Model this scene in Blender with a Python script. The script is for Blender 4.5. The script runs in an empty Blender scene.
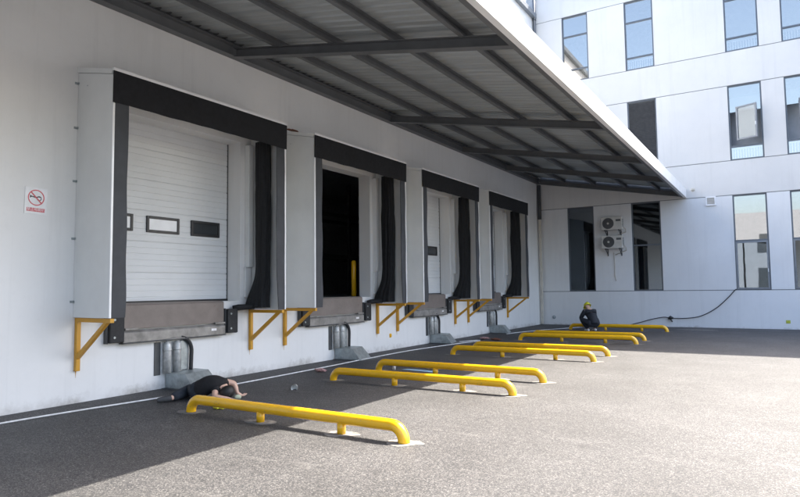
import bpy, bmesh, math, random
from mathutils import Vector, Matrix, noise
random.seed(7)
PI = math.pi
sc = bpy.context.scene
col = sc.collection
R = math.radians

# ------------------------------------------------------------------ materials
def new_mat(name):
    m = bpy.data.materials.new(name); m.use_nodes = True
    nt = m.node_tree; b = nt.nodes['Principled BSDF']
    return m, nt, b

def N(nt, kind, **kw):
    n = nt.nodes.new(kind)
    for k, v in kw.items():
        if k in n.inputs.keys() and not hasattr(n, k): n.inputs[k].default_value = v
        elif hasattr(n, k): setattr(n, k, v)
        else: n.inputs[k].default_value = v
    return n

def L(nt, a, b): nt.links.new(a, b)

def pos(nt, scale=(1, 1, 1)):
    g = nt.nodes.new('ShaderNodeNewGeometry'); mp = nt.nodes.new('ShaderNodeMapping')
    mp.inputs['Scale'].default_value = scale
    L(nt, g.outputs['Position'], mp.inputs['Vector']); return mp.outputs['Vector']

def noise_tex(nt, vec, scale, detail=4, rough=.55):
    n = nt.nodes.new('ShaderNodeTexNoise'); n.inputs['Scale'].default_value = scale
    n.inputs['Detail'].default_value = detail; n.inputs['Roughness'].default_value = rough
    L(nt, vec, n.inputs['Vector']); return n.outputs['Fac']

def ramp(nt, fac, stops):
    r = nt.nodes.new('ShaderNodeValToRGB'); e = r.color_ramp.elements
    while len(e) < len(stops): e.new(.5)
    for i, (p, c) in enumerate(stops):
        e[i].position = p
        e[i].color = (c[0], c[1], c[2], 1) if hasattr(c, '__len__') else (c, c, c, 1)
    L(nt, fac, r.inputs['Fac']); return r.outputs['Color']

def mix(nt, fac, a, b, blend='MIX'):
    m = nt.nodes.new('ShaderNodeMix'); m.data_type = 'RGBA'; m.blend_type = blend
    if isinstance(fac, (int, float)): m.inputs[0].default_value = fac
    else: L(nt, fac, m.inputs[0])
    for i, v in ((6, a), (7, b)):
        if hasattr(v, '__len__'): m.inputs[i].default_value = (v[0], v[1], v[2], 1)
        else: L(nt, v, m.inputs[i])
    return m.outputs[2]

def bump(nt, b, h, strength=.2, dist=.01):
    n = nt.nodes.new('ShaderNodeBump'); n.inputs['Strength'].default_value = strength
    n.inputs['Distance'].default_value = dist
    L(nt, h, n.inputs['Height']); L(nt, n.outputs['Normal'], b.inputs['Normal'])

def plain(name, c, rough=.5, metal=0., var=.12, scale=6., bmp=0., bscale=80., stretch=(1, 1, 1), coat=0.):
    """painted / plain surface with soft uneven tone, dirt and micro relief"""
    m, nt, b = new_mat(name)
    v = pos(nt, stretch)
    f = noise_tex(nt, v, scale, 6, .6)
    lo = tuple(x * (1 - var) for x in c); hi = tuple(min(1, x * (1 + var)) for x in c)
    colr = ramp(nt, f, [(.3, lo), (.7, hi)])
    L(nt, colr, b.inputs['Base Color'])
    rr = nt.nodes.new('ShaderNodeMapRange'); rr.inputs['To Min'].default_value = max(.02, rough - .08)
    rr.inputs['To Max'].default_value = min(1, rough + .1)
    L(nt, noise_tex(nt, v, scale * 3, 3), rr.inputs['Value']); L(nt, rr.outputs[0], b.inputs['Roughness'])
    b.inputs['Metallic'].default_value = metal
    if coat: b.inputs['Coat Weight'].default_value = coat; b.inputs['Coat Roughness'].default_value = .12
    if bmp: bump(nt, b, noise_tex(nt, pos(nt), bscale, 4), bmp, .004)
    return m

def wall_mat(name, c, dirt_z=.16, bandc=None):
    m, nt, b = new_mat(name)
    v = pos(nt)
    f = noise_tex(nt, v, .45, 6, .6)
    base = ramp(nt, f, [(.3, tuple(x * .93 for x in c)), (.7, tuple(min(1, x * 1.04) for x in c))])
    st = noise_tex(nt, pos(nt, (1.6, 1.6, .09)), 3.2, 6, .65)         # rain streaks
    base = mix(nt, ramp(nt, st, [(.52, 0.), (.85, .35)]), base, tuple(x * .72 for x in c))
    fine = noise_tex(nt, v, 9, 5, .6)
    base = mix(nt, ramp(nt, fine, [(.55, 0.), (.75, .25)]), base, tuple(x * .88 for x in c))
    # splashed dirt along the foot of the wall
    sp = nt.nodes.new('ShaderNodeSeparateXYZ'); g = nt.nodes.new('ShaderNodeNewGeometry')
    L(nt, g.outputs['Position'], sp.inputs[0])
    nz = noise_tex(nt, v, 7, 8, .75)
    mr = nt.nodes.new('ShaderNodeMath'); mr.operation = 'MULTIPLY_ADD'
    L(nt, nz, mr.inputs[0]); mr.inputs[1].default_value = -.40; L(nt, sp.outputs['Z'], mr.inputs[2])
    k = nt.nodes.new('ShaderNodeMapRange'); L(nt, mr.outputs[0], k.inputs['Value'])
    k.inputs['From Min'].default_value = -.22; k.inputs['From Max'].default_value = -.22 + dirt_z
    k.inputs['To Min'].default_value = .75; k.inputs['To Max'].default_value = 0.
    km = nt.nodes.new('ShaderNodeMath'); km.operation = 'MULTIPLY'
    L(nt, k.outputs[0], km.inputs[0]); L(nt, ramp(nt, noise_tex(nt, v, .8, 4, .6), [(.42, .12), (.62, 1.)]), km.inputs[1])
    base = mix(nt, km.outputs[0], base, (.26, .235, .20))
    L(nt, base, b.inputs['Base Color']); b.inputs['Roughness'].default_value = .72
    bump(nt, b, noise_tex(nt, v, 60, 5), .10, .004)
    return m

def asphalt_mat():
    m, nt, b = new_mat('asphalt')
    v = pos(nt)
    vo = nt.nodes.new('ShaderNodeTexVoronoi'); vo.inputs['Scale'].default_value = 112.; L(nt, v, vo.inputs['Vector'])
    sepc = nt.nodes.new('ShaderNodeSeparateColor'); L(nt, vo.outputs['Color'], sepc.inputs[0])
    stones = ramp(nt, sepc.outputs[0], [(.0, (.010, .0115, .014)), (.40, (.040, .040, .042)), (.75, (.115, .109, .102)), (1., (.27, .257, .24))])
    n1 = noise_tex(nt, v, 150, 2)
    c = mix(nt, .3, stones, ramp(nt, n1, [(.35, .02), (.65, .13)]))
    # broad blotches of wear, and long dusty smears
    bl = noise_tex(nt, v, .7, 6, .65)
    c = mix(nt, 1., c, ramp(nt, bl, [(.3, .74), (.7, 1.26)]), 'MULTIPLY')
    sm = noise_tex(nt, pos(nt, (.9, 3.4, 1)), 1.3, 7, .7)
    c = mix(nt, ramp(nt, sm, [(.57, 0.), (.72, .45)]), c, (.21, .20, .186))
    pt = noise_tex(nt, v, 3.1, 8, .8)
    c = mix(nt, ramp(nt, pt, [(.64, 0.), (.70, .35)]), c, (.24, .23, .215))
    oil = noise_tex(nt, v, 1.7, 3, .5)
    c = mix(nt, ramp(nt, oil, [(.66, 0.), (.74, .4)]), c, (.025, .025, .026))
    c = mix(nt, 1., c, (.70, .715, .75), 'MULTIPLY')
    L(nt, c, b.inputs['Base Color'])
    b.inputs['Roughness'].default_value = .64
    b.inputs['Specular IOR Level'].default_value = .42
    ad = nt.nodes.new('ShaderNodeMath'); ad.operation = 'ADD'
    L(nt, sepc.outputs[1], ad.inputs[0]); L(nt, n1, ad.inputs[1])
    bump(nt, b, ad.outputs[0], .55, .006)
    return m

def glass_mat(name, tint=(1.0, .93, .84), fac=.34, inner=.8):
    """coated window glass: mirrors the sky, lets the dark room show behind"""
    m, nt, b = new_mat(name); nt.nodes.remove(b)
    out = nt.nodes['Material Output']
    gl = nt.nodes.new('ShaderNodeBsdfGlossy'); gl.inputs['Roughness'].default_value = .012
    gl.inputs['Color'].default_value = (*tint, 1)
    tr = nt.nodes.new('ShaderNodeBsdfTransparent'); tr.inputs['Color'].default_value = (inner, inner * 1.04, inner * 1.06, 1)
    fr = nt.nodes.new('ShaderNodeFresnel'); fr.inputs['IOR'].default_value = 1.5
    mr = nt.nodes.new('ShaderNodeMapRange'); mr.inputs['To Min'].default_value = fac; mr.inputs['To Max'].default_value = 1
    L(nt, fr.outputs[0], mr.inputs['Value'])
    # slight pane warp so reflections waver
    bp = nt.nodes.new('ShaderNodeBump'); bp.inputs['Strength'].default_value = .06; bp.inputs['Distance'].default_value = .01
    L(nt, noise_tex(nt, pos(nt), 1.1, 1), bp.inputs['Height']); L(nt, bp.outputs[0], gl.inputs['Normal'])
    mx = nt.nodes.new('ShaderNodeMixShader')
    L(nt, mr.outputs[0], mx.inputs[0]); L(nt, tr.outputs[0], mx.inputs[1]); L(nt, gl.outputs[0], mx.inputs[2])
    L(nt, mx.outputs[0], out.inputs['Surface'])
    return m

def yellow_mat(name, c=(.88, .485, .010), rough=.26, coat=.5):
    m, nt, b = new_mat(name); v = pos(nt)
    f = noise_tex(nt, v, 5, 5, .6)
    base = ramp(nt, f, [(.3, tuple(x * .88 for x in c)), (.7, c)])
    w = noise_tex(nt, v, 34, 6, .7)
    base = mix(nt, ramp(nt, w, [(.61, 0.), (.66, .75)]), base, (.26, .19, .09))
    L(nt, base, b.inputs['Base Color']); b.inputs['Roughness'].default_value = rough
    b.inputs['Coat Weight'].default_value = coat; b.inputs['Coat Roughness'].default_value = .15
    bump(nt, b, noise_tex(nt, v, 18, 3), .08, .004)
    return m

M = {}
M['asphalt'] = asphalt_mat()
M['wall'] = wall_mat('white_render', (.80, .80, .79))
M['office'] = wall_mat('office_paint', (.68, .67, .655), .10)
M['office_low'] = wall_mat('office_paint_grey', (.76, .765, .77), .08)
M['groove'] = plain('groove', (.16, .17, .18), .8)
M['panel'] = plain('shelter_panel', (.74, .755, .75), .45, 0, .05, 1.5)
M['white_trim'] = plain('white_trim', (.85, .86, .87), .22, 0, .04, 3, coat=.6)
M['black_cloth'] = plain('black_curtain', (.007, .008, .011), .85, 0, .2, 5, .15, 240)
M['col_cloth'] = plain('charcoal_curtain', (.040, .044, .052), .6, 0, .15, 4, .12, 240)
M['bag'] = plain('black_bag_fabric', (.010, .011, .013), .75, 0, .3, 14, .4, 60)
M['rubber'] = plain('black_rubber', (.024, .025, .027), .7, 0, .25, 20, .3, 60)
M['door'] = plain('door_white', (.70, .72, .73), .45, 0, .05, 1.2, .03, 30)
M['door_gap'] = plain('door_gap', (.10, .105, .11), .7)
M['frame_black'] = plain('frame_black', (.02, .02, .022), .4)
M['pane_dark'] = plain('pane_dark', (.045, .05, .055), .12, 0, .1, 3)
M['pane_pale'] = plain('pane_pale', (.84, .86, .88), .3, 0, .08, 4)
def lev():
    m, nt, b = new_mat('leveler_steel'); v = pos(nt)
    f = noise_tex(nt, v, 2.4, 7, .65)
    base = ramp(nt, f, [(.3, (.175, .148, .134)), (.7, (.24, .208, .188))])
    rs = noise_tex(nt, v, 6, 8, .75)
    base = mix(nt, ramp(nt, rs, [(.62, 0.), (.72, .75)]), base, (.15, .065, .03))
    L(nt, base, b.inputs['Base Color']); b.inputs['Roughness'].default_value = .55; b.inputs['Metallic'].default_value = .15
    bump(nt, b, noise_tex(nt, v, 40, 5), .12, .004)
    return m
M['lev'] = lev()
M['lev2'] = plain('channel_steel', (.27, .26, .245), .5, .3, .35, 5, .15, 50)
M['galv'] = plain('galvanised_steel', (.36, .40, .41), .42, .55, .25, 9, .1, 40)
M['chrome'] = plain('bright_tube', (.50, .51, .50), .48, .35, .3, 12)
M['grout'] = plain('grout', (.72, .72, .71), .9, 0, .2, 12, .4, 40)
M['grout_dusty'] = plain('dusty_grout', (.17, .165, .155), .9, 0, .5, 14, .4, 40)
M['dark_steel'] = plain('dark_steel', (.075, .08, .085), .5, .2, .2, 5)
M['yellow'] = yellow_mat('yellow_paint')
M['orange'] = yellow_mat('yellow_bracket', (.62, .31, .018), .45, .15)
M['canopy_steel'] = plain('canopy_steel', (.135, .142, .150), .5, .1, .12, 3)
M['canopy_sheet'] = plain('canopy_sheet', (.43, .46, .47), .42, .25, .16, 2.2, stretch=(.25, 2.5, 1))
M['fascia'] = plain('fascia', (.82, .83, .83), .45, 0, .05, 2)
M['win_frame'] = plain('window_frame', (.115, .13, .15), .42, .3, .1, 5)
M['sash_frame'] = plain('sash_frame', (.22, .24, .265), .42, .3, .1, 5)
M['glass'] = glass_mat('window_glass')
M['glass_dark'] = glass_mat('window_glass_ground', (1., .95, .9), .32, .7)
M['glass_tinted'] = glass_mat('window_glass_tinted', (.8, .9, 1.), .13, .45)
M['glass_tinted2'] = glass_mat('casement_glass', (.85, .93, 1.), .22, .5)
M['fill_board'] = plain('fill_board_grey', (.40, .42, .45), .8, 0, .1, 4)
M['louvre'] = plain('louvre', (.13, .135, .145), .55, .3, .2, 8)
M['rail_white'] = plain('indoor_rail', (.78, .79, .8), .4)
M['room'] = plain('room', (.5, .51, .52), .9)
M['room_dark'] = plain('warehouse_inside', (.45, .46, .47), .9)
M['ac'] = plain('ac_casing', (.60, .585, .55), .45, 0, .08, 6)
M['ac_dark'] = plain('ac_grille', (.11, .115, .12), .5)
M['cream'] = plain('cream_pipe', (.60, .56, .49), .5, 0, .12, 3)
M['cable'] = plain('black_cable', (.022, .022, .024), .5)
M['white_paint'] = plain('white_line', (.66, .67, .67), .6, 0, .2, 14)
M['red'] = plain('sign_red', (.62, .10, .12), .45)
M['sign_white'] = plain('sign_white', (.82, .82, .83), .35)
M['tag_green'] = plain('tag_green', (.45, .48, .06), .6, 0, .4, 30)
M['skin'] = plain('skin', (.58, .38, .29), .5, 0, .08, 9)
M['shirt'] = plain('black_shirt', (.008, .008, .010), .85, 0, .3, 20, .5, 40)
M['jacket'] = plain('navy_black_jacket', (.018, .021, .029), .75, 0, .3, 16, .5, 30)
M['jeans'] = plain('dark_jeans', (.020, .026, .036), .85, 0, .3, 20, .4, 60)
M['hair'] = plain('black_hair', (.010, .009, .009), .55, 0, .3, 60, .5, 120)
M['shoe'] = plain('shoe', (.05, .052, .055), .6)
M['shoe_white'] = plain('white_shoe', (.62, .61, .58), .6)
M['helmet'] = plain('yellow_helmet', (.72, .70, .04), .3)
M['glove'] = plain('pale_glove', (.42, .46, .34), .8)
M['blue'] = plain('blue_curtain', (.05, .12, .26), .8, 0, .2, 6)
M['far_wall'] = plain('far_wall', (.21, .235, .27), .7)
M['far_glass'] = plain('far_glass', (.05, .06, .07), .15)
M['plastic_blue'] = plain('blue_plastic', (.25, .42, .60), .4)
M['brown'] = plain('rust_brown', (.20, .07, .04), .7)

# ------------------------------------------------------------------ mesh helpers
class MB:
    def __init__(s): s.v = []; s.f = []; s.sm = []; s.mi = []
    def _add(s, vs, fs, smooth=False, mi=0):
        n = len(s.v); s.v += [tuple(p) for p in vs]
        for f in fs: s.f.append(tuple(i + n for i in f)); s.sm.append(smooth); s.mi.append(mi)
        return s
    def box(s, x0, x1, y0, y1, z0, z1, mi=0):
        vs = [(x, y, z) for x in (x0, x1) for y in (y0, y1) for z in (z0, z1)]
        return s._add(vs, [(0, 1, 3, 2), (4, 6, 7, 5), (0, 4, 5, 1), (2, 3, 7, 6), (0, 2, 6, 4), (1, 5, 7, 3)], mi=mi)
    def prism(s, poly, axis, a, b, mi=0):
        """poly: 2D outline in the two other axes (in x,y,z order), extruded along axis from a to b"""
        def P(u, w, t):
            return {'x': (t, u, w), 'y': (u, t, w), 'z': (u, w, t)}[axis]
        n = len(poly)
        vs = [P(u, w, a) for u, w in poly] + [P(u, w, b) for u, w in poly]
        fs = [tuple(range(n)), tuple(range(2 * n - 1, n - 1, -1))] + [(i, (i + 1) % n, n + (i + 1) % n, n + i) for i in range(n)]
        return s._add(vs, fs, mi=mi)
    def tube(s, pts, r, seg=12, cap=True, mi=0):
        pts = [Vector(p) for p in pts]; rs = r if hasattr(r, '__len__') else [r] * len(pts)
        ring = []; up = None
        for i, p in enumerate(pts):
            t = (pts[min(i + 1, len(pts) - 1)] - pts[max(i - 1, 0)]).normalized()
            if up is None:
                up = Vector((0, 0, 1)) if abs(t.z) < .9 else Vector((1, 0, 0))
            a = (up - t * up.dot(t)).normalized(); up = a; b = t.cross(a)
            ring.append([p + (a * math.cos(2 * PI * k / seg) + b * math.sin(2 * PI * k / seg)) * rs[i] for k in range(seg)])
        vs = [q for rr in ring for q in rr]; fs = []
        for i in range(len(pts) - 1):
            for k in range(seg):
                fs.append((i * seg + k, i * seg + (k + 1) % seg, (i + 1) * seg + (k + 1) % seg, (i + 1) * seg + k))
        s._add(vs, fs, True, mi)
        if cap:
            n = len(s.v) - len(vs)
            s.f.append(tuple(n + k for k in range(seg - 1, -1, -1))); s.sm.append(False); s.mi.append(mi)
            s.f.append(tuple(n + (len(pts) - 1) * seg + k for k in range(seg))); s.sm.append(False); s.mi.append(mi)
        return s
    def ring(s, c, nrm, r, t, w, seg=28, mi=0):
        c = Vector(c); q = Vector(nrm).normalized().to_track_quat('Z', 'Y')
        vs = []
        for k in range(seg):
            a = 2 * PI * k / seg; d = Vector((math.cos(a), math.sin(a), 0))
            for rr, zz in ((r - t, 0), (r, 0), (r, w), (r - t, w)):
                vs.append(c + q @ (d * rr + Vector((0, 0, zz))))
        fs = []
        for k in range(seg):
            a = k * 4; b = ((k + 1) % seg) * 4
            for j in range(4): fs.append((a + j, b + j, b + (j + 1) % 4, a + (j + 1) % 4))
        return s._add(vs, fs, mi=mi)
    def disc(s, c, nrm, r, w, seg=24, mi=0):
        c = Vector(c); n = Vector(nrm).normalized()
        q = n.to_track_quat('Z', 'Y'); vs = []
        for zz in (0, w):
            for k in range(seg):
                a = 2 * PI * k / seg
                vs.append(c + q @ Vector((math.cos(a) * r, math.sin(a) * r, zz)))
        fs = [tuple(range(seg - 1, -1, -1)), tuple(range(seg, 2 * seg))] + [(k, (k + 1) % seg, seg + (k + 1) % seg, seg + k) for k in range(seg)]
        return s._add(vs, fs, mi=mi)
    def build(s, name, mat, parent=None, bevel=0., loc=None):
        me = bpy.data.meshes.new(name); me.from_pydata(s.v, [], s.f)
        mats = mat if isinstance(mat, (list, tuple)) else [mat]
        for m in mats: me.materials.append(m)
        for p, sm, mi in zip(me.polygons, s.sm, s.mi): p.use_smooth = sm; p.material_index = mi
        bm = bmesh.new(); bm.from_mesh(me); bmesh.ops.recalc_face_normals(bm, faces=bm.faces); bm.to_mesh(me); bm.free()
        o = bpy.data.objects.new(name, me); col.objects.link(o)
        if parent is not None: o.parent = parent
        if loc: o.location = loc
        if bevel:
            b = o.modifiers.new('bevel', 'BEVEL'); b.width = bevel; b.segments = 2; b.limit_method = 'ANGLE'; b.angle_limit = R(40)
        return o

def tag(o, label=None, cat=None, group=None, kind=None):
    if label: o['label'] = label
    if cat: o['category'] = cat
    if group: o['group'] = group
    if kind: o['kind'] = kind
    return o

def empty(name, loc=(0, 0, 0), rz=0):
    o = bpy.data.objects.new(name, None); o.location = loc; o.rotation_euler = (0, 0, rz)
    o.empty_display_size = .2; col.objects.link(o); return o

def copy_tree(o, parent=None):
    c = o.copy(); col.objects.link(c); c.parent = parent
    for ch in [x for x in bpy.data.objects if x.parent == o]: copy_tree(ch, c)
    return c

def blob_patch(name, mat, cx, cy, rx, ry, z, seed, parent=None, seg=26, h=.003, rot=0):
    rnd = random.Random(seed); ph = [rnd.uniform(0, 6.28) for _ in range(4)]
    poly = []
    for k in range(seg):
        a = 2 * PI * k / seg
        w = 1 + .16 * math.sin(2 * a + ph[0]) + .12 * math.sin(3 * a + ph[1]) + .05 * math.sin(7 * a + ph[2]) + .05 * rnd.uniform(-1, 1)
        x, y = math.cos(a) * rx * w, math.sin(a) * ry * w
        poly.append((cx + x * math.cos(rot) - y * math.sin(rot), cy + x * math.sin(rot) + y * math.cos(rot)))
    return MB().prism(poly, 'z', z, z + h).build(name, mat, parent)

D = 24.67                       # plane of the office facade
# ------------------------------------------------------------------ setting: ground
g = MB(); g._add([(-250, -250, 0), (250, -250, 0), (250, 250, 0), (-250, 250, 0)], [(0, 1, 2, 3)])
tag(g.build('asphalt_yard', M['asphalt']), 'dark grey asphalt yard in front of the loading docks', kind='structure')
o = blob_patch('cement_patch', M['grout_dusty'], 6.0, 23.3, .55, .28, .002, 3); tag(o, kind='structure')

# ------------------------------------------------------------------ wall grid with openings
def grid_wall(mb, u_cuts, z_cuts, holes, put, gap=0.0, seams=()):
    """axis-aligned wall of boxes, leaving the holes (u0,u1,z0,z1) open; put(u0,u1,z0,z1)"""
    us = sorted(set([round(u, 4) for u in u_cuts] + [round(h[i], 4) for h in holes for i in (0, 1)]))
    zs = sorted(set([round(z, 4) for z in z_cuts] + [round(h[i], 4) for h in holes for i in (2, 3)]))
    for za, zb in zip(zs[:-1], zs[1:]):
        run = None
        for ua, ub in zip(us[:-1], us[1:]):
            um, zm = (ua + ub) / 2, (za + zb) / 2
            inside = any(h[0] < um < h[1] and h[2] < zm < h[3] for h in holes)
            if inside:
                if run: put(run[0], run[1], za, zb); run = None
            else: run = (run[0], ub) if run else (ua, ub)
        if run: put(run[0], run[1], za, zb)

# ------------------------------------------------------------------ dock building (wall plane x = 0)
YC = [6.58 + 4.24 * i for i in range(4)]
db = empty('warehouse_building', (0, 6, 0))
tag(db, 'long white warehouse with four loading dock openings under a canopy', 'building')
db.location = (0, 0, 0)
H0, H1, HW = 1.36, 4.32, 1.40
holes = [(y - HW, y + HW, H0, H1) for y in YC]
upw = [(22.62, 24.18, 9.98, 12.4), (19.2, 20.76, 9.98, 12.4), (22.62, 24.18, 6.7, 8.74), (19.2, 20.76, 6.7, 8.74)]
w = MB()
grid_wall(w, [-14, D], [0, 6.0, 13.0], holes + upw, lambda a, b, c, d: w.box(-.33, 0, a, b, c, d))
w.build('wall', M['wall'], db)
r = MB(); r.box(-9, -8.8, -14, D, 0, 13.0); r.box(-8.8, -.33, -14, -13.8, 0, 13.0); r.box(-8.8, -.33, D - .2, D, 0, 13.0)
r.build('rear_wall', M['room_dark'], db)
MB().box(-8.8, -.33, -13.8, D - .2, 1.1, 1.355).build('warehouse_floor', M['room_dark'], db)
MB().box(-8.8, -.33, -13.8, D - .2, 5.6, 5.8).build('warehouse_ceiling', M['room_dark'], db)
MB().box(-9, .16, -14, D - .01, 13.003, 13.22).build('roof', M['sash_frame'], db, .01)
rk = MB()                                                    # racking posts seen through the open dock
for x in (-4.2, -5.6):
    for y in (11.8, 14.4, 17.0, 19.6):
        rk.box(x - .05, x + .05, y - .05, y + .05, 1.36, 5.2)
    for z in (2.6, 4.0): rk.box(x - .03, x + .03, 11.8, 19.6, z, z + .12)
rk.build('storage_rack', M['dark_steel'], db)
for (a, b, c, d) in upw:
    f = MB(); fw = .06
    f.box(-.14, -.06, a, a + fw, c, d); f.box(-.14, -.06, b - fw, b, c, d)
    f.box(-.14, -.06, a + fw, b - fw, c, c + fw); f.box(-.14, -.06, a + fw, b - fw, d - fw, d)
    f.box(-.135, -.065, (a + b) / 2 - .03, (a + b) / 2 + .03, c + fw, d - fw)
    fo = f.build('window', M['fascia'], db)
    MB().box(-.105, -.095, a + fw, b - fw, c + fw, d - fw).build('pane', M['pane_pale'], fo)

# ------------------------------------------------------------------ dock shelter
XF = .85; ZB = 1.2
def make_shelter():
    r = empty('dock_shelter')
    y0, y1 = -1.72, 1.70                                     # outer faces (relative to centre)
    for s, (a, b) in enumerate(((y0, y0 + .04), (y1 - .04, y1))):
        MB().prism([(0.002, ZB), (XF - .012, ZB), (XF - .012, 4.53), (0.002, 4.71)], 'y', a, b).build('side_panel', M['panel'], r, .003)
    MB().prism([(0.002, 4.715), (XF - .012, 4.535), (XF - .012, 4.60), (0.002, 4.79)], 'y', y0 - .015, y1 + .015).build('top_panel', M['panel'], r)
    # flashing along the top front edge
    MB().box(XF - .01, XF + .03, y0 - .01, y1 + .01, 4.575, 4.615).build('top_trim', M['white_trim'], r, .004)
    # header curtain, slightly wavy at the lower edge
    h = MB(); n = 30; vs = []
    for k in range(n + 1):
        t = k / n; y = y0 - .012 + (y1 - y0 + .024) * t
        zb = 4.135 + .003 * math.sin(t * 17) + .003 * math.sin(t * 41)
        xo = XF + .022 + .004 * math.sin(t * 23)
        vs += [(xo, y, zb), (XF + .028, y, 4.572), (XF + .016, y, 4.572), (xo - .012, y, zb)]
    fs = []
    for k in range(n):
        a, b = 4 * k, 4 * k + 4
        for j in range(4): fs.append((a + j, b + j, b + (j + 1) % 4, a + (j + 1) % 4))
    fs += [(0, 1, 2, 3), (4 * n + 3, 4 * n + 2, 4 * n + 1, 4 * n)]
    h._add(vs, fs).build('header_curtain', M['black_cloth'], r)
    # side curtains on the front face
    for s, (a, b) in enumerate(((y0 + .028, y0 + .235), (y1 - .235, y1 - .028))):
        c = MB(); n = 34; vs = []
        for k in range(n + 1):
            t = k / n; z = ZB + .002 + (4.56 - ZB) * t
            wv = .004 * math.sin(t * 9 + s * 2) + .003 * math.sin(t * 23) + (.05 * (1 - t) ** 5 if s else 0)
            aa, bb = (a, b + wv) if s == 0 else (a + wv, b)
            vs += [(XF + .004 + .003 * math.sin(t * 13), aa, z), (XF + .004 + .008 * math.sin(t * 19), bb, z), (XF - .008, bb, z), (XF - .008, aa, z)]
        fs = []
        for k in range(n):
            p, q = 4 * k, 4 * k + 4
            for j in range(4): fs.append((p + j, q + j, q + (j + 1) % 4, p + (j + 1) % 4))
        fs += [(0, 1, 2, 3), (4 * n + 3, 4 * n + 2, 4 * n + 1, 4 * n)]
        c._add(vs, fs).build('side_curtain', M['col_cloth'], r)
    # bright edge trims
    MB().box(XF - .02, XF + .010, y0 - .006, y0 + .026, ZB, 4.13).build('edge_trim', M['white_trim'], r, .004)
    MB().box(XF - .02, XF + .010, y1 - .026, y1 + .006, ZB, 4.13).build('edge_trim', M['white_trim'], r, .004)
    # deflated side bags hanging inside
    for s in (0, 1):
        sg = 1 if s else -1; yy = (y1 - .14) if s else (y0 + .14)
        n, m = 70, 64; vs = []
        for k in range(n + 1):
            t = k / n; z = 1.235 + (4.30 - 1.235) * t
            fl = math.exp(-((t) / .13) ** 2)                # bag gathers and spreads at its foot
            cx = .425 - .12 * fl; hw = .165 + .09 * fl - .008 * math.sin(t * 7); hy = .075 + .035 * fl
            for j in range(m):
                a = 2 * PI * j / m
                rip = 1 + .10 * math.sin(6 * a + 3 * t + .8 * math.sin(t * 9)) + .09 * math.sin(13 * a - 4 * t + s + .6 * math.sin(t * 23))
                vs.append((cx + math.cos(a) * hw * rip, yy + math.sin(a) * hy * rip, z))
        fs = [(k * m + j, k * m + (j + 1) % m, (k + 1) * m + (j + 1) % m, (k + 1) * m + j) for k in range(n) for j in range(m)]
        b = MB(); b._add(vs, fs, True); b._add([vs[j] for j in range(m)], [tuple(range(m))]); b._add([vs[n * m + j] for j in range(m)], [tuple(range(m))])
        b.build('side_bag', M['bag'], r)
        bd = MB(); ya = y1 - .19 if s else y0 + .07
        bd.box(.003, .115, ya, ya + .12, 1.98, 4.28); bd.box(.003, .05, ya - .02, ya + .13, 1.42, 1.98)
        bd.build('inner_board', M['panel'], r, .008)
    # roll of fabric from bag to bumper
    MB().tube([(.06, 1.18, 1.23), (.12, 1.26, 1.245), (.2, 1.38, 1.25), (.26, 1.5, 1.26)], [.05, .055, .05, .06], 12).build('fabric_roll', M['bag'], r)
    # clips fixing the left panel to the wall
    for z in (4.55, 3.90, 3.13, 2.31, 1.42):
        c = MB(); c.box(.002, .008, y0 - .05, y0 - .003, z - .016, z + .016); c.box(.008, .035, y0 - .009, y0 - .002, z - .016, z + .016)
        c.tube([(.006, y0 - .034, z), (.020, y0 - .034, z)], .011, 8)
        c.build('mounting_clip', M['galv'], r)
    c = MB(); c.disc((.24, y0 - .002, 4.48), (0, -1, 0), .008, .004, 10); c.build('screw', M['galv'], r)
    return r

sh_labels = ['nearest dock shelter with black header curtain, beside the no horn sign',
             'second nearest dock shelter, framing the open dark doorway with a yellow post inside',
             'third dock shelter from the left, framing a white door with one dark window showing',
             'farthest dock shelter, nearest the corner with the office building']
proto = make_shelter()
for i, y in enumerate(YC):
    o = proto if i == 0 else copy_tree(proto)
    o.location = (0, y, 0)
    tag(o, sh_labels[i], 'dock shelter', 'dock shelters on the white warehouse wall')

# ------------------------------------------------------------------ sectional doors
def make_door():
    r = empty('sectional_door')
    yw = 1.40; X = -.335
    prof = []                                                # (x,z) face profile with micro ribs and panel joints
    z = 1.365; k = 0
    while z < 4.40:
        prof += [(X, z), (X, z + .084), (X - .007, z + .089), (X - .007, z + .096)]
        k += 1; z += .1
        if k % 5 == 0: prof += [(X - .02, z), (X - .02, z + .008)]; z += .008
    prof = [p for p in prof if p[1] < 4.5]
    poly = prof + [(X - .045, prof[-1][1]), (X - .045, 1.365)]
    MB().prism(poly, 'y', -yw + .012, yw - .012).build('door_leaf', M['door'], r)
    MB().box(X - .05, X + .02, -yw - .02, yw + .02, 1.352, 1.40).build('bottom_seal', M['frame_black'], r)
    s = MB(); s.box(X - .03, X + .012, yw - .018, yw + .0, 1.40, 4.33); s.box(X - .03, X + .012, -yw, -yw + .018, 1.40, 4.33)
    s.build('side_seal', M['door_gap'], r)
    for i in range(3):
        a = -1.23 + .89 * i; b = a + .64; c0, c1 = 2.525, 2.80
        f = MB(); t = .045; x0, x1 = X - .01, X + .028
        f.box(x0, x1, a, a + t, c0, c1); f.box(x0, x1, b - t, b, c0, c1)
        f.box(x0, x1, a + t, b - t, c0, c0 + t); f.box(x0, x1, a + t, b - t, c1 - t, c1)
        fo = f.build('window', M['frame_black'], r, .006)
        MB().box(X + .004, X + .012, a + t, b - t, c0 + t, c1 - t).build('pane', M['pane_dark'] if i == 2 else M['pane_pale'], fo)  # pale panes: bright outdoor reflection put into the pane colour
    return r
dl = {0: 'white ribbed sectional door closed in the nearest dock, three small windows',
      2: 'white ribbed sectional door closed in the third dock from the left',
      3: 'white ribbed sectional door closed in the farthest dock, near the corner'}
proto = make_door(); first = True
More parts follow.
